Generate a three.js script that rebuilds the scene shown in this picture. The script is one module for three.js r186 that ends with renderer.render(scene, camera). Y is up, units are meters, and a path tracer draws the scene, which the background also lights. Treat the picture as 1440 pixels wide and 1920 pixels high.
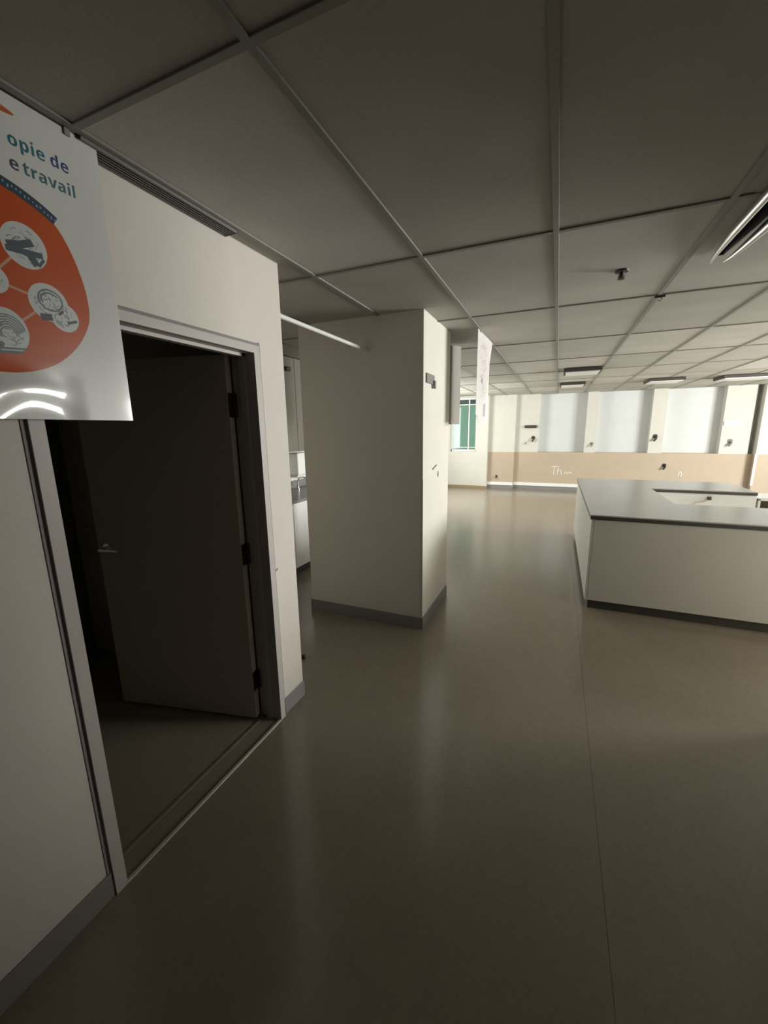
import * as THREE from 'three';
import { RoundedBoxGeometry } from 'three/addons/geometries/RoundedBoxGeometry.js';
import { mergeGeometries } from 'three/addons/utils/BufferGeometryUtils.js';
import { RectAreaLightUniformsLib } from 'three/addons/lights/RectAreaLightUniformsLib.js';

// ---------------------------------------------------------------- camera, sky, window light, exposure
const scene = new THREE.Scene();
const camera = new THREE.PerspectiveCamera(103.96, 0.75, 0.02, 60);
camera.position.set(0, 1.635, 0);
camera.rotation.set(-0.20425, 0.40527, -0.01391, 'YXZ');
scene.add(camera);
scene.background = new THREE.Color().setRGB(0.80, 0.90, 0.96);
scene.backgroundIntensity = 1.5;
RectAreaLightUniformsLib.init();
const renderer = new THREE.WebGLRenderer({ antialias: true });
renderer.toneMapping = THREE.LinearToneMapping;
renderer.toneMappingExposure = 1.0;
renderer.shadowMap.enabled = true;
const DAY = new THREE.Color().setRGB(0.985, 1.0, 0.945);
const WINDOWS = [-5.6, -7.2];                     // centres along the right-hand window wall
const WIN_W = 1.4, WIN_Y0 = 0.95, WIN_Y1 = 2.35, WX = 7.0;
for (const z of WINDOWS) {                              // daylight coming in through each window
  const l = new THREE.RectAreaLight(DAY, 60, WIN_W, WIN_Y1 - WIN_Y0);
  l.position.set(WX - 0.02, (WIN_Y0 + WIN_Y1) / 2, z);
  l.lookAt(0, (WIN_Y0 + WIN_Y1) / 2, z);
  l.name = 'window_daylight'; l.castShadow = true;
  scene.add(l);
}
const LW_Z = -8.9, LW_W = 1.5, LW_X = -3.2;             // one more window in the far left wall, hidden behind the column
{
  const l = new THREE.RectAreaLight(DAY, 16, LW_W, WIN_Y1 - WIN_Y0);
  l.position.set(LW_X + 0.02, (WIN_Y0 + WIN_Y1) / 2, LW_Z);
  l.lookAt(3, (WIN_Y0 + WIN_Y1) / 2, LW_Z);
  l.name = 'window_daylight'; l.castShadow = true;
  scene.add(l);
}

// ---------------------------------------------------------------- helpers
let seed = 20240611;
const rnd = () => { seed = (seed * 1664525 + 1013904223) >>> 0; return seed / 4294967296; };
const H = 2.46;                                          // ceiling height
const XL = -1.365, WT = 0.12;                            // left wall face and thickness
const FAR = -3.2;                                        // far left wall of the nook and hall
const ZB = -11.4, ZW = -11.12;                           // back wall face, window wall face

function worldUV(g) {                                    // uv in metres, taken from the dominant axis of the normal
  const ng = g.index ? g.toNonIndexed() : g;
  const p = ng.attributes.position, n = ng.attributes.normal, uv = new Float32Array(p.count * 2);
  for (let i = 0; i < p.count; i++) {
    const ax = Math.abs(n.getX(i)), ay = Math.abs(n.getY(i)), az = Math.abs(n.getZ(i));
    let u, v;
    if (ay >= ax && ay >= az) { u = p.getX(i); v = p.getZ(i); } else if (ax >= az) { u = p.getZ(i); v = p.getY(i); } else { u = p.getX(i); v = p.getY(i); }
    uv[2 * i] = u; uv[2 * i + 1] = v;
  }
  ng.setAttribute('uv', new THREE.BufferAttribute(uv, 2));
  return ng;
}
const box = (x0, x1, y0, y1, z0, z1) => { const g = new THREE.BoxGeometry(Math.abs(x1 - x0), Math.abs(y1 - y0), Math.abs(z1 - z0)); g.translate((x0 + x1) / 2, (y0 + y1) / 2, (z0 + z1) / 2); return g; };
const rbox = (x0, x1, y0, y1, z0, z1, r = 0.006) => { const g = new RoundedBoxGeometry(Math.abs(x1 - x0), Math.abs(y1 - y0), Math.abs(z1 - z0), 2, r); g.translate((x0 + x1) / 2, (y0 + y1) / 2, (z0 + z1) / 2); return g; };
const cyl = (r, len, axis, [x, y, z], r2 = r, seg = 20) => { const g = new THREE.CylinderGeometry(r2, r, len, seg); if (axis === 'x') g.rotateZ(-Math.PI / 2); if (axis === 'z') g.rotateX(Math.PI / 2); g.translate(x, y, z); return g; };
const tube = (pts, r, seg = 24) => new THREE.TubeGeometry(new THREE.CatmullRomCurve3(pts.map(p => new THREE.Vector3(...p))), seg, r, 8, false);
const prism = (pts, depth, place) => { const s = new THREE.Shape(pts.map(p => new THREE.Vector2(...p))); const g = new THREE.ExtrudeGeometry(s, { depth, bevelEnabled: false }); place(g); return g; };

const taken = new Map();
function numbered(n) { const k = taken.get(n) ?? 0; taken.set(n, k + 1); return k ? `${n}_${String(k).padStart(3, '0')}` : n; }
function mesh(name, geos, mat, parent) {
  const list = (Array.isArray(geos) ? geos : [geos]).map(worldUV);
  for (const g of list) for (const k of Object.keys(g.attributes)) if (!['position', 'normal', 'uv'].includes(k)) g.deleteAttribute(k);
  const m = new THREE.Mesh(list.length > 1 ? mergeGeometries(list) : list[0], mat);
  m.name = parent ? name : numbered(name);
  m.castShadow = m.receiveShadow = true;
  (parent ?? scene).add(m);
  return m;
}
function thing(name, label, category, [x, y, z] = [0, 0, 0], group) {
  const o = new THREE.Group(); o.name = numbered(name); o.position.set(x, y, z); scene.add(o);
  o.userData = { label, category }; if (group) o.userData.group = group;
  return o;
}
const tag = (o, label, category, group) => { Object.assign(o.userData, { label, category }); if (group) o.userData.group = group; return o; };
const struct = (o, label, category) => { Object.assign(o.userData, { kind: 'structure', label, category }); return o; };
const sgroup = (name, label, category) => { const o = new THREE.Group(); o.name = numbered(name); scene.add(o); return struct(o, label, category); };

// ---------------------------------------------------------------- procedural textures
function valueNoise(size, cells, s) {
  let q = s; const r = () => { q = (q * 1664525 + 1013904223) >>> 0; return q / 4294967296; };
  const g = Float32Array.from({ length: cells * cells }, r), out = new Float32Array(size * size);
  for (let y = 0; y < size; y++) for (let x = 0; x < size; x++) {
    const fx = x / size * cells, fy = y / size * cells, ix = Math.floor(fx), iy = Math.floor(fy);
    let tx = fx - ix, ty = fy - iy; tx = tx * tx * (3 - 2 * tx); ty = ty * ty * (3 - 2 * ty);
    const a = g[(iy % cells) * cells + ix % cells], b = g[(iy % cells) * cells + (ix + 1) % cells], c = g[((iy + 1) % cells) * cells + ix % cells], d = g[((iy + 1) % cells) * cells + (ix + 1) % cells];
    out[y * size + x] = (a * (1 - tx) + b * tx) * (1 - ty) + (c * (1 - tx) + d * tx) * ty;
  }
  return out;
}
function tex(size, fn, repeat, srgb) {
  const d = new Uint8Array(size * size * 4);
  for (let i = 0; i < size * size; i++) { const c = fn(i); d[4 * i] = c[0]; d[4 * i + 1] = c[1]; d[4 * i + 2] = c[2]; d[4 * i + 3] = 255; }
  const t = new THREE.DataTexture(d, size, size); t.wrapS = t.wrapT = THREE.RepeatWrapping; t.magFilter = THREE.LinearFilter; t.minFilter = THREE.LinearMipmapLinearFilter; t.generateMipmaps = true;
  t.repeat.set(1 / repeat, 1 / repeat); if (srgb) t.colorSpace = THREE.SRGBColorSpace; t.needsUpdate = true; return t;
}
const N = [valueNoise(512, 4, 11), valueNoise(512, 16, 22), valueNoise(512, 64, 33), valueNoise(512, 256, 44)];
const gray = v => { v = Math.max(0, Math.min(255, v)); return [v, v, v]; };
const mottle = (base, amp, repeat) => tex(512, i => gray(255 * (base + amp * (0.45 * N[0][i] + 0.3 * N[1][i] + 0.15 * N[2][i] + 0.1 * N[3][i] - 0.5))), repeat, true);
const floorMap = tex(512, i => { const v = 0.95 + 0.015 * (N[1][i] - 0.5) + 0.025 * (N[2][i] - 0.5) + 0.05 * (N[3][i] - 0.5); return gray(255 * v); }, 1.3, true);
const wallMap = mottle(0.965, 0.04, 1.7), wallBump = tex(512, i => gray(255 * (0.5 * N[2][i] + 0.5 * N[3][i])), 0.5);
const tileMap = tex(512, i => gray(255 * (0.95 + 0.05 * (N[0][i] - 0.5) - (N[3][i] > 0.85 && N[2][i] > 0.5 ? 0.05 : 0) + 0.05 * (N[3][i] - 0.5))), 0.8, true);
const tileBump = tex(512, i => gray(255 * (N[3][i] > 0.8 && N[2][i] > 0.5 ? 0.2 : 0.8 + 0.2 * N[2][i])), 0.8);

const lin = (r, g, b) => new THREE.Color().setRGB(r, g, b);
const std = (c, roughness, extra = {}) => new THREE.MeshStandardMaterial({ color: c, roughness, ...extra });
const M = {
  wall: std(lin(0.72, 0.66, 0.60), 0.62, { map: wallMap, bumpMap: wallBump, bumpScale: 0.0002 }),
  column: std(lin(0.80, 0.77, 0.70), 0.6, { map: wallMap, bumpMap: wallBump, bumpScale: 0.0002 }),
  cream: std(lin(0.68, 0.665, 0.61), 0.6, { map: wallMap }),
  bluish: std(lin(0.70, 0.72, 0.73), 0.5, { map: wallMap }),
  tan: std(lin(0.52, 0.42, 0.32), 0.55, { map: wallMap }),
  floor: std(lin(0.32, 0.28, 0.215), 0.2, { map: floorMap }),
  seam: std(lin(0.22, 0.19, 0.15), 0.8),
  base: std(lin(0.24, 0.225, 0.225), 0.45),
  frame: std(lin(0.50, 0.455, 0.43), 0.42),
  grooveShade: std(lin(0.26, 0.23, 0.235), 0.7),  // dark tone standing in for shade in the groove round the door frame
  threshold: std(lin(0.62, 0.56, 0.48), 0.35),
  housing: std(lin(0.10, 0.10, 0.10), 0.6),
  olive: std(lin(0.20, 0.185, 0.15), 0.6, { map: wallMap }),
  door: std(lin(0.58, 0.51, 0.44), 0.5, { map: wallMap }),
  doorEdgeLit: std(lin(0.80, 0.75, 0.68), 0.5),  // paler than the leaf: bounce light put into the colour
  steel: std(lin(0.55, 0.54, 0.52), 0.3, { metalness: 1 }),
  chrome: std(lin(0.85, 0.86, 0.86), 0.12, { metalness: 1 }),
  hinge: std(lin(0.07, 0.06, 0.05), 0.5, { metalness: 0.6 }),
  tbar: std(lin(0.27, 0.265, 0.24), 0.6),
  grille: std(lin(0.20, 0.19, 0.18), 0.6),
  black: std(lin(0.012, 0.012, 0.012), 0.6),
  dark: std(lin(0.05, 0.045, 0.04), 0.6),
  white: std(lin(0.82, 0.82, 0.81), 0.4),
  whiteGloss: std(lin(0.9, 0.9, 0.9), 0.2),
  laminate: std(lin(0.66, 0.65, 0.60), 0.5, { map: wallMap }),
  counter: std(lin(0.46, 0.455, 0.445), 0.25, { map: wallMap }),
  counterEdge: std(lin(0.06, 0.055, 0.05), 0.5),
  greyTop: std(lin(0.22, 0.22, 0.22), 0.35),
  brown: std(lin(0.16, 0.12, 0.08), 0.7),
  greyPlate: std(lin(0.24, 0.23, 0.22), 0.5),
  pink: std(lin(0.75, 0.58, 0.60), 0.6),
  dirt: std(lin(0.20, 0.14, 0.08), 0.9),
};

// ---------------------------------------------------------------- floor: vinyl sheets with welded seams
const floor = sgroup('floor', 'brown grey glossy vinyl sheet floor running through the whole ward', 'floor');
mesh('subfloor', box(-3.5, 7.3, -0.15, -0.004, 3.2, -11.8), M.seam, floor);
for (let x = -3.4; x < 7.1; x += 1.83) mesh('vinyl_sheet', box(x + 0.0006, Math.min(x + 1.8294, 7.2), -0.006, 0, 3.1, -11.7), M.floor, floor);

// ---------------------------------------------------------------- ceiling: grid of 2x4 tiles
const ceiling = sgroup('ceiling', 'suspended ceiling of grey white tiles in a metal grid', 'ceiling');
mesh('slab', box(-3.5, 7.3, H + 0.16, H + 0.3, 3.2, -11.8), M.dark, ceiling);
const GX0 = -1.285, GZ0 = -0.862, TX = 0.61, TZ = 1.22;
const tones = [[0.60, 0.575, 0.53], [0.54, 0.52, 0.475], [0.50, 0.48, 0.435], [0.46, 0.445, 0.40], [0.64, 0.62, 0.585]].map(t => std(lin(...t), 0.85, { map: tileMap, bumpMap: tileBump, bumpScale: 0.0003 }));
const SLX = 0.685, SLJ = GZ0 - TZ;                        // trough of the strip light: middle line, joint between its two tiles
const slotOutline = (o, j) => { const e = j ? -1 : 1, w = 0.036 + o; return [[SLX - w, SLJ + e * (0.012 - o)], [SLX - w, SLJ + e * 0.30], [SLX - 0.012 - o, SLJ + e * (0.62 + o)], [SLX + 0.012 + o, SLJ + e * (0.62 + o)], [SLX + w, SLJ + e * 0.30], [SLX + w, SLJ + e * (0.012 - o)]]; };
const gridX = [], gridZ = [];
for (let k = -3; k <= 14; k++) gridX.push(GX0 + k * TX);
for (let k = -3; k <= 9; k++) gridZ.push(GZ0 - k * TZ);
for (let i = -4; i <= 14; i++) for (let j = -4; j <= 8; j++) {
  const x0 = Math.max(GX0 + i * TX, -3.3), x1 = Math.min(GX0 + (i + 1) * TX, 7.1), z0 = Math.min(GZ0 - j * TZ, 3.1), z1 = Math.max(GZ0 - (j + 1) * TZ, -11.7);
  if (x1 - x0 < 0.05 || z0 - z1 < 0.05) continue;
  let tone = Math.floor(rnd() * 3) + (rnd() < 0.15 ? 1 : 0);
  if (i === 0 && j === 0) tone = 4;                       // the lighter tile over the doorway
  if (i === 1 && j === 0) tone = 2; if (i === 2 && j === 0) tone = 2; if (i <= 0 && j === -1) tone = 2;
  const g = rbox(x0 + 0.004, x1 - 0.004, H + 0.004, H + 0.02, z0 - 0.004, z1 + 0.004, 0.003);
  if (i === 3 && (j === 0 || j === 1)) {                  // two tiles cut out for the strip light's trough
    const n = slotOutline(0.006, j), zj = j ? z0 - 0.004 : z1 + 0.004, zf = j ? z1 + 0.004 : z0 - 0.004;
    const s = new THREE.Shape([[x0 + 0.004, zf], [x0 + 0.004, zj], [n[0][0], zj], ...n.slice(1, 5), [n[5][0], zj], [x1 - 0.004, zj], [x1 - 0.004, zf]].map(([x, z]) => new THREE.Vector2(x, -z)));
    const e = new THREE.ExtrudeGeometry(s, { depth: 0.016, bevelEnabled: false }); e.rotateX(-Math.PI / 2); e.translate(0, H + 0.004, 0);
    mesh('ceiling_tile', e, tones[Math.min(tone, 4)], ceiling);
    continue;
  }
  mesh('ceiling_tile', g, tones[Math.min(tone, 4)], ceiling);
}
for (const x of gridX) if (x > -3.2 && x < 7) mesh('grid_bar', rbox(x - 0.012, x + 0.012, H - 0.003, H + 0.03, 3, -11.5, 0.002), M.tbar, ceiling);
for (const z of gridZ) if (z < 3 && z > -11.4) for (const [a, b] of Math.abs(z - SLJ) < 0.01 ? [[-3.2, SLX - 0.08], [SLX + 0.08, 7]] : [[-3.2, 7]]) mesh('grid_bar', rbox(a, b, H - 0.0025, H + 0.028, z - 0.012, z + 0.012, 0.002), M.tbar, ceiling);

// ---------------------------------------------------------------- left wall with the doorway, and the dark room behind it
const DZ0 = -0.70, DZ1 = -1.615, DH = 2.0;                // clear doorway incl. frame
const wl = sgroup('wall_left', 'cream painted wall around the open doorway on the left', 'wall');
const HT = H + 0.15;
mesh('wall_body', [box(XL - WT, XL, 0, HT, 3, DZ0 + 0.01), box(XL - WT, XL, DH, HT, DZ0 + 0.01, DZ1 - 0.01), box(XL - WT, XL, 0, HT, DZ1 - 0.01, -1.855)], M.wall, wl);
mesh('scuff', tube([[XL + 0.001, 0.88, -1.665], [XL + 0.0015, 0.888, -1.675], [XL + 0.001, 0.893, -1.69]], 0.0025, 8), M.dirt, wl);
const wp = struct(mesh('wall_partition', box(FAR, XL - WT, 0, HT, -1.735, -1.855), M.wall), 'partition between the dark room and the nook behind it', 'wall');
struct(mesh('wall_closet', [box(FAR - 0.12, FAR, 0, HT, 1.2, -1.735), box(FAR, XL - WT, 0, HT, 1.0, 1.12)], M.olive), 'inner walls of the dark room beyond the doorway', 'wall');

// baseboards
const bb = (name, geos, label) => struct(mesh(name, geos, M.base), label, 'baseboard');
bb('baseboard_left', [rbox(XL, XL + 0.008, 0, 0.10, 3, -0.655, 0.003), rbox(XL, XL + 0.008, 0, 0.10, -1.665, -1.863, 0.003), rbox(XL - 0.5, XL + 0.008, 0, 0.10, -1.855, -1.863, 0.003)], 'grey vinyl baseboard along the left wall beside the doorway');
const trim = struct(mesh('trim_1', rbox(XL - 0.002, XL + 0.014, 0, 0.006, DZ0, DZ1, 0.002), M.threshold), 'thin bright metal threshold strip across the doorway', 'trim');
struct(mesh('trim_2', rbox(XL - WT + 0.005, XL - WT + 0.02, 0, 0.003, DZ0, DZ1, 0.001), M.seam), 'dark floor seam just inside the doorway', 'trim');

// door: steel frame, leaf swung into the dark room, hinges and lever
const door = sgroup('door_1', 'open brown grey door swung into the dark room, in a pressed steel frame', 'door');
{
  const f = 0.040;                                        // face width of the frame
  const jamb = (z, dir) => {                              // pressed profile: face, rebate, stop, rebate
    const p = [[XL + 0.012, z], [XL + 0.012, z + dir * f], [XL - 0.045, z + dir * f], [XL - 0.045, z + dir * (f + 0.016)], [XL - 0.078, z + dir * (f + 0.016)], [XL - 0.078, z + dir * f], [XL - WT - 0.012, z + dir * f], [XL - WT - 0.012, z]];
    const pts = p.map(([a, b]) => [a, -b]); if (dir > 0) pts.reverse();
    return prism(pts, DH, g => g.rotateX(-Math.PI / 2));
  };
  mesh('jamb', jamb(DZ0 + f, -1), M.frame, door);
  mesh('jamb', jamb(DZ1 - f, 1), M.frame, door);
  mesh('head', [rbox(XL - WT - 0.012, XL + 0.012, DH - 0.002, DH + f - 0.005, DZ0 + f, DZ1 - f, 0.003), rbox(XL - 0.078, XL - 0.045, DH - 0.016, DH, DZ0, DZ1, 0.002)], M.frame, door);
  mesh('groove_shade_strip', [box(XL, XL + 0.003, 0.1, DH + f + 0.012, DZ0 + f, DZ0 + f + 0.014), box(XL, XL + 0.003, 0.02, DH + f + 0.012, DZ1 - f, DZ1 - f - 0.014), box(XL, XL + 0.003, DH + f - 0.005, DH + f + 0.008, DZ0 + f, DZ1 - f)], M.grooveShade, door);  // flat dark strips painting the shadow gap between frame and wall
  const leaf = new THREE.Group(); leaf.name = 'leaf'; leaf.position.set(XL - WT - 0.012, 0, DZ1 + 0.008); leaf.rotation.y = THREE.MathUtils.degToRad(12.5); door.add(leaf);
  // local: the leaf runs along -x, thickness towards +z
  const W = 0.89, T = 0.044;
  mesh('panel', rbox(-W, -0.004, 0.012, DH - 0.004, 0, T, 0.003), M.door, leaf);
  mesh('lit_edge_strip', [rbox(-0.005, -0.001, 0.012, 0.18, 0.003, T - 0.003, 0.001), rbox(-0.005, -0.001, 0.30, 0.93, 0.003, T - 0.003, 0.001), rbox(-0.005, -0.001, 1.05, 1.70, 0.003, T - 0.003, 0.001), rbox(-0.005, -0.001, 1.82, DH - 0.004, 0.003, T - 0.003, 0.001)], M.doorEdgeLit, leaf);  // hinge edge coloured lighter to imitate bounce light from the corridor
  for (const y of [0.24, 0.99, 1.76]) mesh('hinge', [cyl(0.011, 0.115, 'y', [0.006, y, -0.004]), rbox(-0.004, -0.0005, y - 0.057, y + 0.057, 0.004, T - 0.002, 0.001)], M.hinge, leaf);
  mesh('lever_handle', [cyl(0.026, 0.008, 'z', [-W + 0.065, 1.0, T + 0.004]), cyl(0.01, 0.05, 'z', [-W + 0.065, 1.0, T + 0.03]), rbox(-W + 0.055, -W + 0.18, 0.991, 1.009, T + 0.045, T + 0.06, 0.006)], M.chrome, leaf);
}

// linear air grille where the wall meets the ceiling
{
  const t = thing('air_grille', 'dark linear slot air grille in the ceiling edge above the doorway', 'grille', [XL + 0.035, H - 0.004, -1.19]);
  mesh('frame', [rbox(-0.034, -0.029, -0.008, 0.012, 0.31, -0.31, 0.001), rbox(0.031, 0.036, -0.008, 0.012, 0.31, -0.31, 0.001), rbox(-0.034, 0.036, -0.008, 0.012, 0.31, 0.305, 0.001), rbox(-0.034, 0.036, -0.008, 0.012, -0.305, -0.31, 0.001)], M.grille, t);
  mesh('backing', box(-0.03, 0.032, 0.004, 0.006, 0.306, -0.306), M.black, t);
  for (let k = 0; k < 5; k++) mesh('slat', rbox(-0.025 + k * 0.0125, -0.020 + k * 0.0125, -0.007, 0.003, 0.306, -0.306, 0.001), M.grille, t);
}

// ---------------------------------------------------------------- the column beside the nook
const CX0 = -2.0, CX1 = -0.93, CZ0 = -2.935, CZ1 = -3.72;
const col = sgroup('column', 'wide cream column beyond the doorway, bright on its right side', 'column');
mesh('shaft', rbox(CX0, CX1, 0, HT, CZ0, CZ1, 0.004), M.column, col);
mesh('corner_guard', [rbox(CX1 - 0.018, CX1 + 0.002, 0.1, 1.25, CZ0 + 0.0005, CZ0 + 0.002, 0.0005)], M.cream, col);
mesh('scuff', tube([[CX1 + 0.001, 1.305, -3.19], [CX1 + 0.002, 1.32, -3.25], [CX1 + 0.001, 1.33, -3.30]], 0.006, 10), M.greyPlate, col);
mesh('scuff', new THREE.SphereGeometry(0.022, 12, 8).scale(0.25, 1.3, 1).translate(CX1, 1.25, -3.36), M.greyPlate, col);
bb('baseboard_column', [rbox(CX0 - 0.008, CX1 + 0.008, 0, 0.10, CZ0, CZ0 + 0.008, 0.003), rbox(CX1, CX1 + 0.008, 0, 0.10, CZ0, CZ1, 0.003), rbox(CX0 - 0.008, CX0, 0, 0.10, CZ0, CZ1, 0.003)], 'grey vinyl baseboard round the cream column');
{
  const t = thing('sign_bracket', 'small grey bracket high on the bright side of the column', 'bracket', [CX1, 2.0, -3.09]);
  mesh('plate', rbox(0, 0.012, -0.03, 0.04, 0.10, -0.10, 0.003), M.greyPlate, t);
  mesh('hook', rbox(0.010, 0.026, -0.06, 0.0, -0.06, -0.10, 0.004), M.greyPlate, t);
}
{
  const t = thing('curtain_rail', 'white horizontal rail crossing from the wall end to the column', 'rail', [-1.392, 2.228, -2.395]);
  mesh('rod', cyl(0.0125, 1.07, 'z', [0, 0, 0]), M.white, t);
  for (const z of [0.535, -0.535]) mesh('flange', cyl(0.022, 0.008, 'z', [0, 0, z]), M.white, t);
}

// ---------------------------------------------------------------- nook: cabinet run on the far left wall
{
  const a = LW_Z + LW_W / 2, b = LW_Z - LW_W / 2;
  struct(mesh('wall_far_left', [box(FAR - 0.12, FAR, 0, HT, -1.735, a), box(FAR - 0.12, FAR, 0, HT, b, -11.6), box(FAR - 0.12, FAR, 0, WIN_Y0, a, b), box(FAR - 0.12, FAR, WIN_Y1, HT, a, b)], M.column), 'wall at the back of the nook, behind the cabinets', 'wall');
  const o = sgroup('window_4', 'daylit window in the far left wall behind the column', 'window');
  const x = FAR - 0.09;
  mesh('frame', [box(x, x + 0.05, WIN_Y0, WIN_Y1, a, a - 0.05), box(x, x + 0.05, WIN_Y0, WIN_Y1, b, b + 0.05), box(x, x + 0.05, WIN_Y0, WIN_Y0 + 0.05, a, b), box(x, x + 0.05, WIN_Y1 - 0.05, WIN_Y1, a, b)], M.white, o);
  mesh('pane', box(x + 0.02, x + 0.026, WIN_Y0 + 0.05, WIN_Y1 - 0.05, a - 0.05, b + 0.05), new THREE.MeshPhysicalMaterial({ color: 0xffffff, roughness: 0.02, transmission: 1, thickness: 0, ior: 1.5 }), o);
}
{
  const t = thing('base_cabinet', 'white base cabinet in the nook, seen in the gap left of the column', 'cabinet', [FAR, 0, -4.0]);
  mesh('carcass', rbox(0.004, 0.58, 0.10, 0.85, 1.0, -1.2, 0.003), M.laminate, t);
  mesh('toe_kick', box(0.02, 0.53, 0, 0.10, 0.99, -1.19), M.dark, t);
  for (let k = 0; k < 4; k++) {
    const z0 = 1.0 - k * 0.55;
    const d = mesh('cabinet_door', rbox(0.58, 0.60, 0.115, 0.845, z0 - 0.003, z0 - 0.547, 0.003), M.white, t);
    mesh('handle', [cyl(0.005, 0.12, 'y', [0.625, 0.72, z0 - 0.48]), cyl(0.004, 0.025, 'x', [0.612, 0.67, z0 - 0.48]), cyl(0.004, 0.025, 'x', [0.612, 0.77, z0 - 0.48])], M.steel, d);
  }
  const w = tag(mesh('worktop', [rbox(FAR + 0.002, FAR + 0.625, 0.852, 0.885, -2.98, -5.22, 0.006), rbox(FAR + 0.002, FAR + 0.02, 0.885, 0.98, -2.98, -5.22, 0.004)], M.greyTop), 'dark grey worktop on the white nook cabinet', 'worktop');
  const f = thing('faucet', 'shiny metal faucet standing on the nook worktop', 'faucet', [FAR + 0.16, 0.885, -4.28]);
  mesh('body', [cyl(0.026, 0.02, 'y', [0, 0.01, 0]), cyl(0.016, 0.10, 'y', [0, 0.06, 0])], M.chrome, f);
  mesh('spout', tube([[0, 0.09, 0], [0.02, 0.15, 0], [0.10, 0.16, 0], [0.15, 0.12, 0]], 0.011), M.chrome, f);
  mesh('handle', [cyl(0.008, 0.09, 'z', [0, 0.075, 0.06]), cyl(0.008, 0.09, 'z', [0, 0.075, -0.06])], M.chrome, f);
  const p = thing('towel_dispenser', 'white paper towel dispenser on the nook wall above the worktop', 'dispenser', [FAR, 1.03, -4.46]);
  mesh('housing', rbox(0.002, 0.16, 0.03, 0.32, 0.15, -0.13, 0.02), M.whiteGloss, p);
  mesh('tray', rbox(0.002, 0.13, 0, 0.028, 0.13, -0.11, 0.006), M.white, p);
  mesh('key_latch', rbox(0.158, 0.164, 0.15, 0.19, -0.06, -0.11, 0.002), M.greyPlate, p);
  const s = thing('wall_cabinet', 'olive grey wall cabinet high in the nook above the towel dispenser', 'cabinet', [FAR, 1.385, -4.0]);
  mesh('carcass', rbox(0.002, 0.31, 0, 1.068, 1.0, -1.2, 0.003), M.olive, s);
  for (let k = 0; k < 4; k++) {
    const z0 = 1.0 - k * 0.55;
    const d = mesh('cabinet_door', rbox(0.31, 0.33, 0.004, 1.064, z0 - 0.003, z0 - 0.547, 0.003), M.olive, s);
    mesh('knob', [cyl(0.006, 0.02, 'x', [0.34, 0.93, z0 - 0.40]), rbox(0.348, 0.362, 0.905, 0.955, z0 - 0.36, z0 - 0.44, 0.006)], M.dark, d);
  }
}
{
  const t = thing('door_stop', 'tiny dark rubber stop on the floor beside the wall end', 'door stop', [-1.60, 0, -2.2]);
  mesh('bumper', cyl(0.017, 0.03, 'y', [0, 0.015, 0], 0.012), M.black, t);
  mesh('screw', cyl(0.005, 0.002, 'y', [0, 0.031, 0]), M.steel, t);
}

// ---------------------------------------------------------------- window wall and back wall
const ww = sgroup('wall_window', 'white wall at the far end around the green tinted window', 'wall');
const WA = -2.74, WB = -2.03, WY0 = 1.0, WY1 = 2.43, WR = -1.72;
mesh('wall_body', [box(FAR, WA, 0, HT, ZW, -11.8), box(WB, WR, 0, HT, ZW, -11.8), box(WA, WB, 0, WY0, ZW, -11.8), box(WA, WB, WY1, HT, ZW, -11.8)], M.cream, ww);
struct(mesh('baseboard_window', rbox(FAR, WR + 0.008, 0, 0.07, ZW, ZW + 0.01, 0.003), std(lin(0.30, 0.22, 0.13), 0.6)), 'brown baseboard under the green window', 'baseboard');
{
  const w = sgroup('window_1', 'green tinted window with white bars in the far white wall', 'window');
  const z = ZW - 0.10;
  mesh('frame', [rbox(WA, WA + 0.035, WY0, WY1, z, z - 0.06, 0.004), rbox(WB - 0.035, WB, WY0, WY1, z, z - 0.06, 0.004), rbox(WA, WB, WY0, WY0 + 0.05, z, z - 0.06, 0.004), rbox(WA, WB, WY1 - 0.05, WY1, z, z - 0.06, 0.004)], M.white, w);
  mesh('mullion', rbox(-2.265, -2.235, WY0 + 0.05, WY1 - 0.05, z + 0.004, z - 0.055, 0.004), M.white, w);
  mesh('transom', rbox(WA + 0.035, WB - 0.035, 2.24, 2.265, z + 0.002, z - 0.05, 0.003), M.white, w);
  mesh('sill_rail', rbox(WA + 0.035, WB - 0.035, 1.10, 1.12, z + 0.002, z - 0.05, 0.003), M.white, w);
  const green = new THREE.MeshPhysicalMaterial({ color: lin(0.41, 0.53, 0.44), roughness: 0.05, transmission: 1, thickness: 0, ior: 1.5 });
  const dusk = new THREE.MeshPhysicalMaterial({ color: lin(0.13, 0.21, 0.19), roughness: 0.05, transmission: 1, thickness: 0, ior: 1.5 });
  for (const [x0, x1] of [[WA + 0.035, -2.265], [-2.235, WB - 0.035]]) {
    mesh('pane', box(x0, x1, 1.12, 2.24, z - 0.02, z - 0.026), green, w);
    mesh('pane', box(x0, x1, WY0 + 0.05, 1.10, z - 0.02, z - 0.026), green, w);
    mesh('dark_pane', box(x0, x1, 2.265, WY1 - 0.05, z - 0.02, z - 0.026), dusk, w);
  }
}

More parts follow.
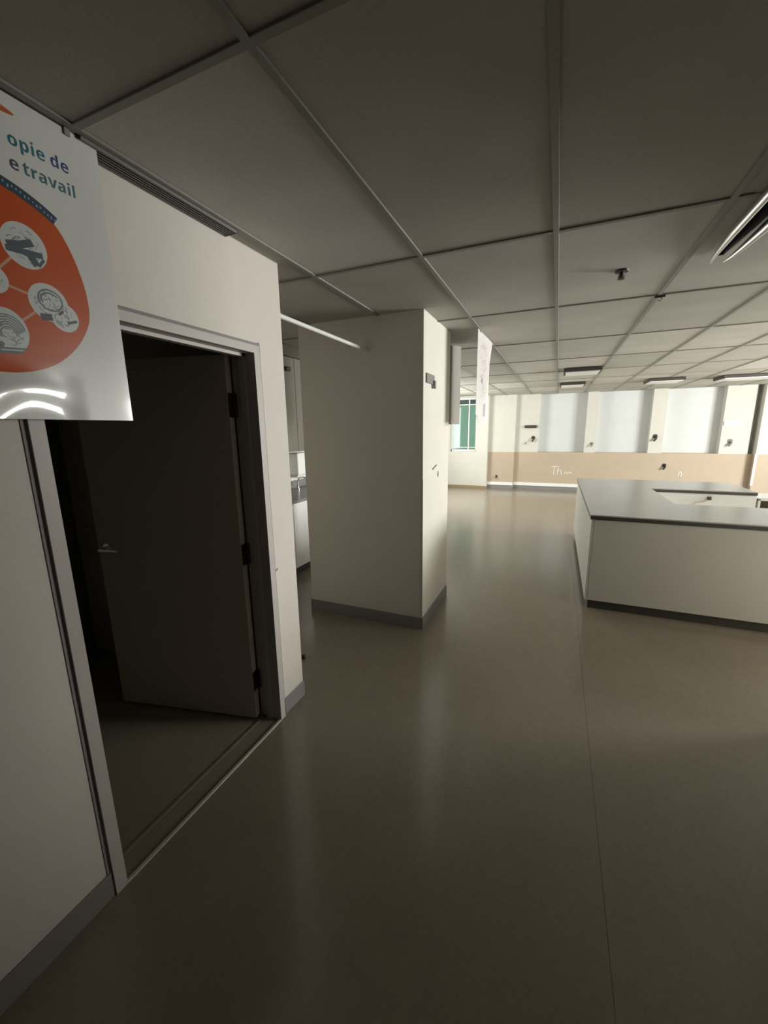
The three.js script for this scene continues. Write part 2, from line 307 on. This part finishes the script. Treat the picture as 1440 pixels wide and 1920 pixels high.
const wb = sgroup('wall_back', 'far back wall of white recessed panels between cream piers over a tan dado', 'wall');
const DADO = 0.985, RZ = ZB - 0.21;                       // dado height, back of the recesses
mesh('backing', box(WR, 7.1, 0, HT, ZB - 0.35, ZB - 0.45), M.cream, wb);
mesh('dado', box(-1.04, 4.0, 0, DADO, ZB, ZB - 0.35), M.tan, wb);
mesh('dado', box(WR, -1.04, 0, DADO, ZB + 0.12, ZB - 0.35), M.tan, wb);
mesh('dado', box(4.0, 7.1, 0, DADO, ZB + 0.14, ZB - 0.35), M.tan, wb);
for (const [a, b, dz] of [[WR, -1.04, 0.12], [-1.04, -0.455, 0], [0.635, 0.875, 0], [2.01, 2.295, 0], [3.38, 3.90, 0], [4.0, 4.03, 0.14]]) mesh('pier', box(a, b, DADO, HT, ZB + dz, ZB - 0.35), M.cream, wb);
for (const [a, b, z] of [[-0.455, 0.635, RZ], [0.875, 2.01, RZ], [2.295, 3.38, RZ], [3.90, 4.0, RZ], [4.03, 7.1, ZB + 0.13]]) mesh('panel', box(a, b, DADO, HT, z, ZB - 0.35), M.bluish, wb);
{                                                          // white chalk scrawl on the dado
  const chalk = M.white, z = ZB + 0.001, s = [];
  const st = (pts) => s.push(tube(pts.map(([x, y]) => [x, y, z]), 0.008, 12));
  st([[-0.10, 0.60], [0.0, 0.62], [0.10, 0.60]]); st([[-0.02, 0.61], [-0.03, 0.50], [-0.03, 0.40]]); st([[0.07, 0.58], [0.06, 0.48], [0.06, 0.40]]); st([[0.06, 0.49], [0.12, 0.53], [0.15, 0.48], [0.15, 0.41]]);
  st([[0.22, 0.44], [0.26, 0.48], [0.30, 0.43], [0.35, 0.48], [0.40, 0.44]]);
  mesh('chalk_scrawl', s, chalk, wb);
  mesh('chalk_scrawl', [tube([[2.68, 0.44, z], [2.70, 0.56, z], [2.74, 0.52, z], [2.73, 0.44, z]], 0.009, 14)], chalk, wb);
}
struct(mesh('trim_3', rbox(3.985, 4.03, 0.30, 1.0, ZB + 0.13, ZB + 0.15, 0.004), M.white), 'white corner guard on the projecting pier of the back wall', 'trim');
bb('baseboard_back', [rbox(WR + 0.002, -1.035, 0, 0.085, ZB + 0.12, ZB + 0.132, 0.003), rbox(-1.04, 4.0, 0, 0.085, ZB, ZB + 0.012, 0.003), rbox(4.0, 7, 0, 0.085, ZB + 0.14, ZB + 0.152, 0.003)], 'grey baseboard along the far back wall');
struct(mesh('trim_4', [rbox(WR + 0.002, -1.035, 0.09, 0.175, ZB + 0.12, ZB + 0.155, 0.006), rbox(-1.035, 4.0, 0.09, 0.175, ZB, ZB + 0.035, 0.006)], M.white), 'white surface duct above the baseboard of the far back wall', 'trim');

// small fittings on the back wall
{
  const t = thing('wall_bracket', 'short black shelf bracket on the leftmost cream pier of the back wall', 'bracket', [-0.665, 1.65, ZB]);
  mesh('rail', rbox(-0.15, 0.15, -0.03, 0.03, 0.001, 0.045, 0.006), M.dark, t);
  mesh('lip', rbox(-0.15, 0.15, -0.04, -0.03, 0.001, 0.07, 0.003), M.dark, t);
  const hook = (x, y, z, s, m, label) => {
    const o = thing('wall_fitting', label, 'fitting', [x, y, z]);
    mesh('plate', cyl(0.035 * s, 0.012, 'z', [0, 0, 0.006]), m, o);
    mesh('stub', tube([[0, 0, 0.01], [0.01 * s, -0.03 * s, 0.05], [-0.02 * s, -0.08 * s, 0.06]], 0.016 * s), m, o);
  };
  hook(-0.585, 1.36, ZB, 1.3, M.dark, 'black hooked fitting just below the black bracket');
  hook(-0.77, 1.22, ZB, 0.5, M.greyPlate, 'faint small fitting left below the black bracket');
  hook(0.80, 1.21, ZB, 1.0, M.greyPlate, 'pale grey fitting on the narrow pier above the counter corner');
  hook(2.13, 1.38, ZB, 1.4, M.dark, 'black fitting on the cream pier right of the second white panel');
  hook(3.56, 1.27, ZB, 1.4, M.greyPlate, 'grey fitting under the bright white plate');
  hook(2.38, 0.70, ZB, 1.2, M.black, 'black fitting on the tan dado above the counter');
  hook(-1.47, 0.33, ZB + 0.12, 0.8, M.black, 'small black fitting low in the corner of the tan dado');
  const p = thing('wall_plate', 'bright white rectangular plate on the widest cream pier', 'plate', [3.55, 1.655, ZB]);
  mesh('cover', rbox(-0.15, 0.15, -0.045, 0.045, 0.001, 0.02, 0.004), M.whiteGloss, p);
  for (const x of [-0.13, 0.13]) mesh('screw', cyl(0.007, 0.003, 'z', [x, 0, 0.021]), M.steel, p);
  const q = thing('tape_marks', 'strips of white tape in a U on the third white panel', 'tape', [2.98, 1.65, RZ]);
  mesh('strip', rbox(-0.10, -0.075, -0.17, 0.10, 0.0005, 0.002, 0.0005), M.whiteGloss, q);
  mesh('strip', rbox(0.08, 0.11, -0.10, 0.12, 0.0005, 0.002, 0.0005), M.whiteGloss, q);
  mesh('strip', rbox(-0.12, 0.10, -0.20, -0.17, 0.0005, 0.002, 0.0005), M.whiteGloss, q);
}

// ---------------------------------------------------------------- walls outside the frame: corridor and window side
struct(mesh('wall_corridor', [box(1.42, 1.54, 0, HT, 3, -2.66)], M.wall), 'corridor wall on the right of the viewer', 'wall');
struct(mesh('wall_rear', box(XL - WT, 1.57, 0, HT, 3, 3.12), M.wall), 'wall closing the corridor behind the viewer', 'wall');
struct(mesh('wall_front', box(1.54, WX + 0.2, 0, HT, -2.54, -2.66), M.wall), 'wall between the corridor and the window side of the ward', 'wall');
{
  const w = sgroup('wall_right', 'window wall of the ward', 'wall');
  const gs = [box(WX, WX + 0.2, 0, WIN_Y0, -2.33, -11.8), box(WX, WX + 0.2, WIN_Y1, HT, -2.33, -11.8)];
  let z = -2.33;
  for (const c of WINDOWS) { gs.push(box(WX, WX + 0.2, WIN_Y0, WIN_Y1, z, c + WIN_W / 2)); z = c - WIN_W / 2; }
  gs.push(box(WX, WX + 0.2, WIN_Y0, WIN_Y1, z, -11.8));
  mesh('wall_body', gs, M.cream, w);
  const glass = new THREE.MeshPhysicalMaterial({ color: 0xffffff, roughness: 0.02, transmission: 1, thickness: 0, ior: 1.5 });
  WINDOWS.forEach((c, k) => {
    const o = sgroup(`window_${k + 2}`, `daylit window in the right wall, number ${['one', 'two'][k]} from the corridor`, 'window');
    const a = c + WIN_W / 2, b = c - WIN_W / 2;
    mesh('frame', [box(WX + 0.1, WX + 0.16, WIN_Y0, WIN_Y1, a, a - 0.05), box(WX + 0.1, WX + 0.16, WIN_Y0, WIN_Y1, b, b + 0.05), box(WX + 0.1, WX + 0.16, WIN_Y0, WIN_Y0 + 0.05, a, b), box(WX + 0.1, WX + 0.16, WIN_Y1 - 0.05, WIN_Y1, a, b)], M.white, o);
    mesh('pane', box(WX + 0.12, WX + 0.126, WIN_Y0 + 0.05, WIN_Y1 - 0.05, a - 0.05, b + 0.05), glass, o);
  });
}

// ---------------------------------------------------------------- counter island
const KX = 0.325, KZ0 = -3.86, KZ1 = -6.62, KH = 0.878, IX = 1.09, IZ0 = -4.66, IZ1 = -5.78, KXR = 3.2, BXR = 2.13;
{
  const U = (o, zf) => [[KX + o, KZ0 - o], [KXR, KZ0 - o], [KXR, IZ0 + o], [IX - o, IZ0 + o], [IX - o, IZ1 - o], [BXR, IZ1 - o], [BXR, KZ1 + o], [KX + o, KZ1 + o]];
  const flat = (pts, y0, y1, bevel) => { const s = new THREE.Shape(pts.map(([x, z]) => new THREE.Vector2(x, -z))); const g = new THREE.ExtrudeGeometry(s, { depth: y1 - y0 - 2 * bevel, bevelEnabled: bevel > 0, bevelSize: bevel, bevelThickness: bevel, bevelOffset: -bevel, bevelSegments: 2 }); g.rotateX(-Math.PI / 2); g.translate(0, y0 + bevel, 0); return g; };
  const top = thing('countertop', 'grey laminate countertop bending round the white counter island', 'countertop', [0, 0, 0]);
  mesh('slab', flat(U(-0.012), KH - 0.012, KH, 0.003), M.counter, top);
  mesh('edge_band', flat(U(-0.010), KH - 0.042, KH - 0.012, 0), M.counterEdge, top);
  const b = thing('counter_base', 'off white panelled base of the counter island on a dark plinth', 'counter', [0, 0, 0]);
  mesh('plinth', flat(U(0.03), 0, 0.085, 0), M.dark, b);
  mesh('front_panel', rbox(KX + 0.022, KXR, 0.085, KH - 0.043, KZ0, KZ0 - 0.02, 0.003), M.laminate, b);
  mesh('end_panel', rbox(KX, KX + 0.02, 0.085, KH - 0.043, KZ0, KZ1, 0.003), M.laminate, b);
  mesh('corner_joint', box(KX + 0.012, KX + 0.03, 0.085, KH - 0.045, KZ0 - 0.006, KZ0 - 0.02), M.dark, b);
  mesh('inner_panel', rbox(IX - 0.02, BXR, 0.085, KH - 0.043, IZ1, IZ1 - 0.02, 0.003), M.white, b);
  mesh('inner_panel', rbox(IX - 0.02, IX, 0.085, KH - 0.043, IZ0, IZ1, 0.003), M.laminate, b);
  mesh('inner_panel', rbox(IX, KXR, 0.085, KH - 0.043, IZ0 + 0.02, IZ0, 0.003), M.laminate, b);
  mesh('back_panel', rbox(KX + 0.02, BXR, 0.085, KH - 0.043, KZ1 + 0.02, KZ1, 0.003), M.laminate, b);
  mesh('side_panel', rbox(BXR - 0.02, BXR, 0.085, KH - 0.043, IZ1 - 0.02, KZ1 + 0.02, 0.003), M.laminate, b);
  const c = thing('loose_cable', 'pale pink cable end with a dark plug on the inner white counter panel', 'cable', [1.62, 0, IZ1 + 0.012]);
  mesh('cord', tube([[-0.10, 0.40, 0], [-0.09, 0.60, 0.004], [-0.06, 0.72, 0.006], [0.02, 0.74, 0.004], [0.06, 0.77, 0.008]], 0.008), M.pink, c);
  mesh('plug', rbox(0.05, 0.09, 0.765, 0.805, -0.008, 0.02, 0.006), M.dark, c);
  const s = thing('open_shelf', 'white open shelf unit with a brown inside at the counter end', 'shelf', [BXR + 0.02, 0, IZ1]);
  mesh('frame', [rbox(0, 0.02, 0, 0.80, 0, -0.4, 0.003), rbox(1.0, 1.02, 0, 0.80, 0, -0.4, 0.003), rbox(0, 1.02, 0.78, 0.815, 0, -0.4, 0.003), rbox(0.02, 1.0, 0, 0.04, 0, -0.4, 0.003)], M.white, s);
  for (const y of [0.55, 0.30]) mesh('shelf_board', rbox(0.02, 1.0, y, y + 0.05, -0.002, -0.39, 0.003), M.white, s);
  mesh('back_board', box(0.02, 1.0, 0.04, 0.78, -0.38, -0.395), M.brown, s);
}

// ---------------------------------------------------------------- ceiling fittings
{
  const t = thing('strip_light', 'unlit ceiling strip light with two polished reflectors around a dark slot', 'ceiling light', [0.685, H, -2.09]);
  const bar = (r, ry, x, y, m, name) => {                 // a bar tapering to rounded ends
    const g = new THREE.CylinderGeometry(1, 1, 1.3, 20, 16); g.rotateX(Math.PI / 2);
    const p = g.attributes.position;
    for (let i = 0; i < p.count; i++) { const z = p.getZ(i), k = Math.min(1, (0.65 - Math.abs(z)) / 0.42), e = 0.06 + 0.94 * Math.sqrt(Math.max(0, k)); p.setXYZ(i, x * (0.45 + 0.55 * e) + p.getX(i) * r * e, y + p.getY(i) * ry * e, z); }
    g.computeVertexNormals(); mesh(name, g, m, t);
  };
  const rim = [...slotOutline(0.004, 1).slice(1, 5), ...slotOutline(0.004, 0).slice(1, 5).reverse()], inner = [...slotOutline(0.001, 1).slice(1, 5), ...slotOutline(0.001, 0).slice(1, 5).reverse()];
  const v2 = l => l.map(([x, z]) => new THREE.Vector2(x - 0.685, -z - 2.09));
  const ring = new THREE.Shape(v2(rim)); ring.holes.push(new THREE.Path(v2(inner)));
  const sides = new THREE.ExtrudeGeometry(ring, { depth: 0.135, bevelEnabled: false }); sides.rotateX(-Math.PI / 2); sides.translate(0, 0.002, 0);
  const lid = new THREE.ExtrudeGeometry(new THREE.Shape(v2(rim)), { depth: 0.003, bevelEnabled: false }); lid.rotateX(-Math.PI / 2); lid.translate(0, 0.137, 0);
  mesh('housing', [sides, lid], M.housing, t);
  bar(0.014, 0.024, -0.054, -0.0215, M.steel, 'reflector');
  bar(0.016, 0.024, 0.056, -0.0215, M.steel, 'reflector');
  const sp = thing('sprinkler_head', 'small dark sprinkler head hanging from a ceiling tile', 'sprinkler', [0.262, H + 0.004, -2.725]);
  mesh('escutcheon', cyl(0.032, 0.008, 'y', [0, -0.004, 0], 0.036), M.dark, sp);
  mesh('body', cyl(0.009, 0.03, 'y', [0, -0.02, 0], 0.013), M.hinge, sp);
  mesh('deflector', cyl(0.018, 0.003, 'y', [0, -0.042, 0]), M.hinge, sp);
  mesh('arm', [tube([[0.009, -0.02, 0], [0.014, -0.03, 0], [0.004, -0.041, 0]], 0.0022, 8), tube([[-0.009, -0.02, 0], [-0.014, -0.03, 0], [-0.004, -0.041, 0]], 0.0022, 8)], M.hinge, sp);
  const hk = thing('ceiling_clip', 'tiny dark clip on the ceiling grid behind the sprinkler head', 'clip', [0.55, H - 0.003, -3.30]);
  mesh('spring', rbox(-0.03, 0.03, -0.012, 0.0, -0.006, 0.006, 0.003), M.dark, hk);
  mesh('hook', tube([[0, -0.01, 0], [0.012, -0.02, 0], [0, -0.032, 0], [-0.008, -0.024, 0]], 0.002, 12), M.dark, hk);
  const lamp = (x, z, w, d, label) => {
    const o = thing('ceiling_light', label, 'ceiling light', [x, H, z], 'unlit ceiling lights of the far ward');
    mesh('housing', rbox(-w / 2, w / 2, -0.05, -0.002, -d / 2, d / 2, 0.008), M.dark, o);
    mesh('diffuser', rbox(-w / 2 + 0.03, w / 2 - 0.03, -0.062, -0.045, -d / 2 + 0.03, d / 2 - 0.03, 0.006), M.white, o);
  };
  lamp(0.27, -6.88, 0.5, 0.5, 'nearer of the two unlit lights in line over the counter corner');
  lamp(0.20, -8.95, 0.45, 0.5, 'farther of the two unlit lights in line over the counter corner');
  lamp(1.72, -9.05, 0.55, 0.55, 'unlit ceiling light left of the rightmost far one');
  lamp(2.95, -9.15, 0.8, 0.55, 'rightmost unlit ceiling light before the back wall');
}

// ---------------------------------------------------------------- posters hanging from the ceiling grid
function sheet(w, h, t, wave) {                            // front face +z, slightly wavy, with thickness; hangs below its top edge
  const g = new THREE.BoxGeometry(w, h, t, 64, 120, 1); g.translate(0, -h / 2, 0);
  const p = g.attributes.position;
  for (let i = 0; i < p.count; i++) p.setZ(i, p.getZ(i) + wave(p.getX(i) / w + 0.5, -p.getY(i) / h));
  g.computeVertexNormals();
  return g;
}
function canvasMat(w, h, draw, rough, coat) {
  const c = document.createElement('canvas'); c.width = w; c.height = h; draw(c.getContext('2d'), w, h);
  const t = new THREE.CanvasTexture(c); t.colorSpace = THREE.SRGBColorSpace;
  return new THREE.MeshPhysicalMaterial({ map: t, roughness: rough, clearcoat: coat, clearcoatRoughness: 0.08 });
}
const paperBack = std(lin(0.72, 0.72, 0.70), 0.7);
function hanging(label, [x, y, z], turn, w, h, print, wave, back = paperBack) {
  const o = thing('hanging_poster', label, 'poster', [x, y, z], 'sheets hanging from the ceiling grid'); o.rotation.y = turn;
  const g = sheet(w, h, 0.0012, wave), m = new THREE.Mesh(g, [back, back, back, back, print, back]);
  m.name = 'sheet'; m.castShadow = m.receiveShadow = true; o.add(m);
  for (const s of [-1, 1]) mesh('clip', [rbox(s * w * 0.38 - 0.008, s * w * 0.38 + 0.008, -0.016, 0.003, -0.006, 0.006, 0.002)], M.tbar, o);
  return o;
}
const PW = 0.67, PH = 0.782;
const printA = canvasMat(1024, 1195, (c, W, Hh) => {
  const X = z => (-0.262 - z) / PW * W, Y = y => (2.455 - y) / PH * Hh;      // from metres in the room to the print
  c.fillStyle = '#dcdcda'; c.fillRect(0, 0, W, Hh);
  // orange swoosh near the top edge
  c.fillStyle = '#b8632e'; c.beginPath(); c.ellipse(X(-0.62), Y(2.418), 165, 17, 0.03, 0, 7); c.fill();
  // lettering
  c.font = 'bold 62px sans-serif'; c.textAlign = 'right'; c.textBaseline = 'alphabetic';
  c.fillStyle = '#3d4a7c'; c.fillText('de', X(-0.845), Y(2.343)); c.fillStyle = '#2f6b78'; c.fillText('opie', X(-0.788), Y(2.343));
  c.fillStyle = '#46707a'; c.fillText('travail', X(-0.855), Y(2.288)); c.fillStyle = '#4a4a60'; c.fillText('e', X(-0.722), Y(2.288));
  // orange rounded shape
  const cz = -0.595, out = [[0.0, 1.789], [0.047, 1.791], [0.104, 1.806], [0.155, 1.835], [0.205, 1.884], [0.239, 1.942], [0.249, 1.985], [0.246, 2.053], [0.222, 2.14], [0.186, 2.204], [0.12, 2.243], [0.06, 2.258], [0, 2.262]];
  const all = [...out.map(([d, y]) => [cz - d, y]), ...out.slice(1, -1).reverse().map(([d, y]) => [cz + d, y])];
  const blob = () => { c.beginPath(); const n = all.length; for (let i = 0; i < n; i++) { const a = all[i], b = all[(i + 1) % n]; const mx = (X(a[0]) + X(b[0])) / 2, my = (Y(a[1]) + Y(b[1])) / 2; if (!i) { const l = all[n - 1]; c.moveTo((X(a[0]) + X(l[0])) / 2, (Y(a[1]) + Y(l[1])) / 2); } c.quadraticCurveTo(X(a[0]), Y(a[1]), mx, my); } c.closePath(); };
  blob(); c.fillStyle = '#c44e06'; c.fill();
  // dark band of small print over the top of the shape
  c.lineWidth = 36; c.strokeStyle = '#33485a'; c.beginPath(); c.moveTo(X(cz + 0.2), Y(2.205)); c.bezierCurveTo(X(cz + 0.08), Y(2.275), X(cz - 0.08), Y(2.275), X(cz - 0.192), Y(2.203)); c.stroke();
  let q = 5; const r = () => { q = (q * 1664525 + 1013904223) >>> 0; return q / 4294967296; };
  c.fillStyle = '#9fb0ba'; for (let k = 0; k < 46; k++) { const u = k / 45, b = 1 - u, px = b ** 3 * (cz + 0.2) + 3 * b * b * u * (cz + 0.08) + 3 * b * u * u * (cz - 0.08) + u ** 3 * (cz - 0.192), py = b ** 3 * 2.205 + 3 * b * u * 2.275 + u ** 3 * 2.203; c.fillRect(X(px) - 4, Y(py) - 8 + r() * 6, 5, 4 + r() * 8); }
  // white bubbles joined by lines, with grey sketchy pictures
  c.strokeStyle = '#cfa38f'; c.lineWidth = 9; c.lineCap = 'round';
  const B = [[-0.702, 2.112, 78, 82], [-0.738, 1.985, 74, 74], [-0.772, 1.955, 56, 58], [-0.630, 1.893, 72, 84], [-0.612, 2.012, 62, 56], [-0.525, 2.105, 66, 70], [-0.49, 1.95, 70, 70]];
  for (const [a, b] of [[4, 0], [4, 1], [3, 1], [4, 5], [4, 6], [3, 6]]) { c.beginPath(); c.moveTo(X(B[a][0]), Y(B[a][1])); c.lineTo(X(B[b][0]), Y(B[b][1])); c.stroke(); }
  for (const [z, y, rx, ry] of B) { c.fillStyle = '#d4d6d6'; c.beginPath(); c.ellipse(X(z), Y(y), rx, ry, 0, 0, 7); c.fill(); }
  c.lineCap = 'butt';
  for (const [z, y, rx, ry] of B) for (let k = 0; k < 34; k++) {       // fine pencil-like strokes inside each bubble
    const t = r() * 6.28, d = 0.75 * Math.sqrt(r()), x0 = X(z) + rx * d * Math.cos(t), y0 = Y(y) + ry * d * Math.sin(t), l = 8 + r() * 16, o = t + 1.2 + r();
    c.strokeStyle = ['#8d959b', '#a3a9ad', '#767e86'][k % 3]; c.lineWidth = 2 + r() * 2.5; c.beginPath(); c.moveTo(x0, y0); c.quadraticCurveTo(x0 + l * 0.6 * Math.cos(o), y0 + l * 0.6 * Math.sin(o), x0 + l * Math.cos(o + 0.5), y0 + l * Math.sin(o + 0.5)); c.stroke();
  }
  const scr = (z, y, col, list) => { c.strokeStyle = col; for (const [w, ...pts] of list) { c.lineWidth = w; c.beginPath(); pts.forEach(([a, b], i) => i ? c.lineTo(X(z) + a, Y(y) + b) : c.moveTo(X(z) + a, Y(y) + b)); c.stroke(); } };
  scr(-0.702, 2.112, '#55606a', [[26, [-60, 12], [-10, -2], [30, -22]], [22, [-66, 26], [60, 18]], [28, [10, 20], [34, 62]], [10, [40, 62], [62, 30]]]);
  c.strokeStyle = '#6d757b'; c.lineWidth = 6; c.beginPath(); c.ellipse(X(-0.742), Y(1.992), 44, 40, 0, 0, 7); c.stroke(); c.beginPath(); c.ellipse(X(-0.742), Y(1.992), 34, 28, 0, 2.6, 5.6); c.stroke();
  scr(-0.738, 1.985, '#50565c', [[26, [-40, 62], [4, 56]], [10, [60, 66], [100, 52]], [8, [30, 40], [50, 20]]]);
  c.lineWidth = 5; c.strokeStyle = '#7d868c'; for (let k = 0; k < 6; k++) { c.beginPath(); c.ellipse(X(-0.632), Y(1.895) + 4 * k, 56 - 6 * k, 56 - 5 * k, 0, 3.2, 6.2); c.stroke(); }
  scr(-0.63, 1.893, '#6a727a', [[22, [-60, 40], [-20, 60]], [7, [-60, 72], [60, 60]], [12, [-40, 84], [40, 76]]]);
  scr(-0.5, 1.95, '#6a727a', [[8, [-40, 0], [40, 10]], [8, [-20, 30], [30, -30]]]);
  scr(-0.525, 2.105, '#6a727a', [[8, [-30, 0], [30, -20]], [8, [-20, 26], [30, 20]]]);
}, 0.32, 0.9);
hanging('white glossy poster with a large orange rounded shape, hanging over the doorway', [XL + 0.06, H - 0.004, -0.597], Math.PI / 2, PW, PH, printA,
  (u, v) => { const b = THREE.MathUtils.smoothstep(v, 0.80, 0.92) * THREE.MathUtils.smoothstep(0.80 - u, 0, 0.12); return 0.004 * Math.sin(u * 5 + 1) * v + b * (-0.066 * (u - 0.66) + 0.0022 * Math.sin(44 * v + 9 * u + 1.5 * Math.sin(u * 14))); });
const printB = canvasMat(512, 600, (c, W, Hh) => {
  c.fillStyle = '#e6e0e0'; c.fillRect(0, 0, W, Hh);
  let q = 9; const r = () => { q = (q * 1664525 + 1013904223) >>> 0; return q / 4294967296; };
  for (let k = 0; k < 60; k++) { c.strokeStyle = ['#b9a9b4', '#a8a6b4', '#c9b7ba'][k % 3]; c.lineWidth = 2 + r() * 3; const x = 60 + r() * 300, y = 50 + r() * 420; c.beginPath(); c.moveTo(x, y); c.lineTo(x + 30 + r() * 60, y + 20 * r() - 10); c.stroke(); }
  c.fillStyle = '#8f8a9c'; c.fillRect(150, 290, 60, 34); c.fillRect(300, 455, 120, 90); c.fillStyle = '#d8d2d6'; for (let k = 0; k < 6; k++) c.fillRect(308, 462 + k * 14, 100, 4);
}, 0.4, 0.5);
hanging('white printed poster seen nearly edge on, hanging beyond the column', [-0.677, H - 0.004, -3.985], Math.PI / 2, PW, PH, printB, (u, v) => 0.02 * Math.max(0, 0.25 - v) * 4 * u + 0.012 * Math.sin(u * 6) * v + 0.03 * Math.max(0, v - 0.9) * 10 * Math.max(0, 0.2 - u) * 5);
const greyBack = std(lin(0.40, 0.37, 0.33), 0.7);
hanging('grey back of a sheet hanging just behind the right edge of the column', [-1.31, H - 0.004, -4.25], 0, PW, PH, greyBack, (u, v) => -0.10 * Math.max(0, u - 0.9) * 10, greyBack);

renderer.render(scene, camera);
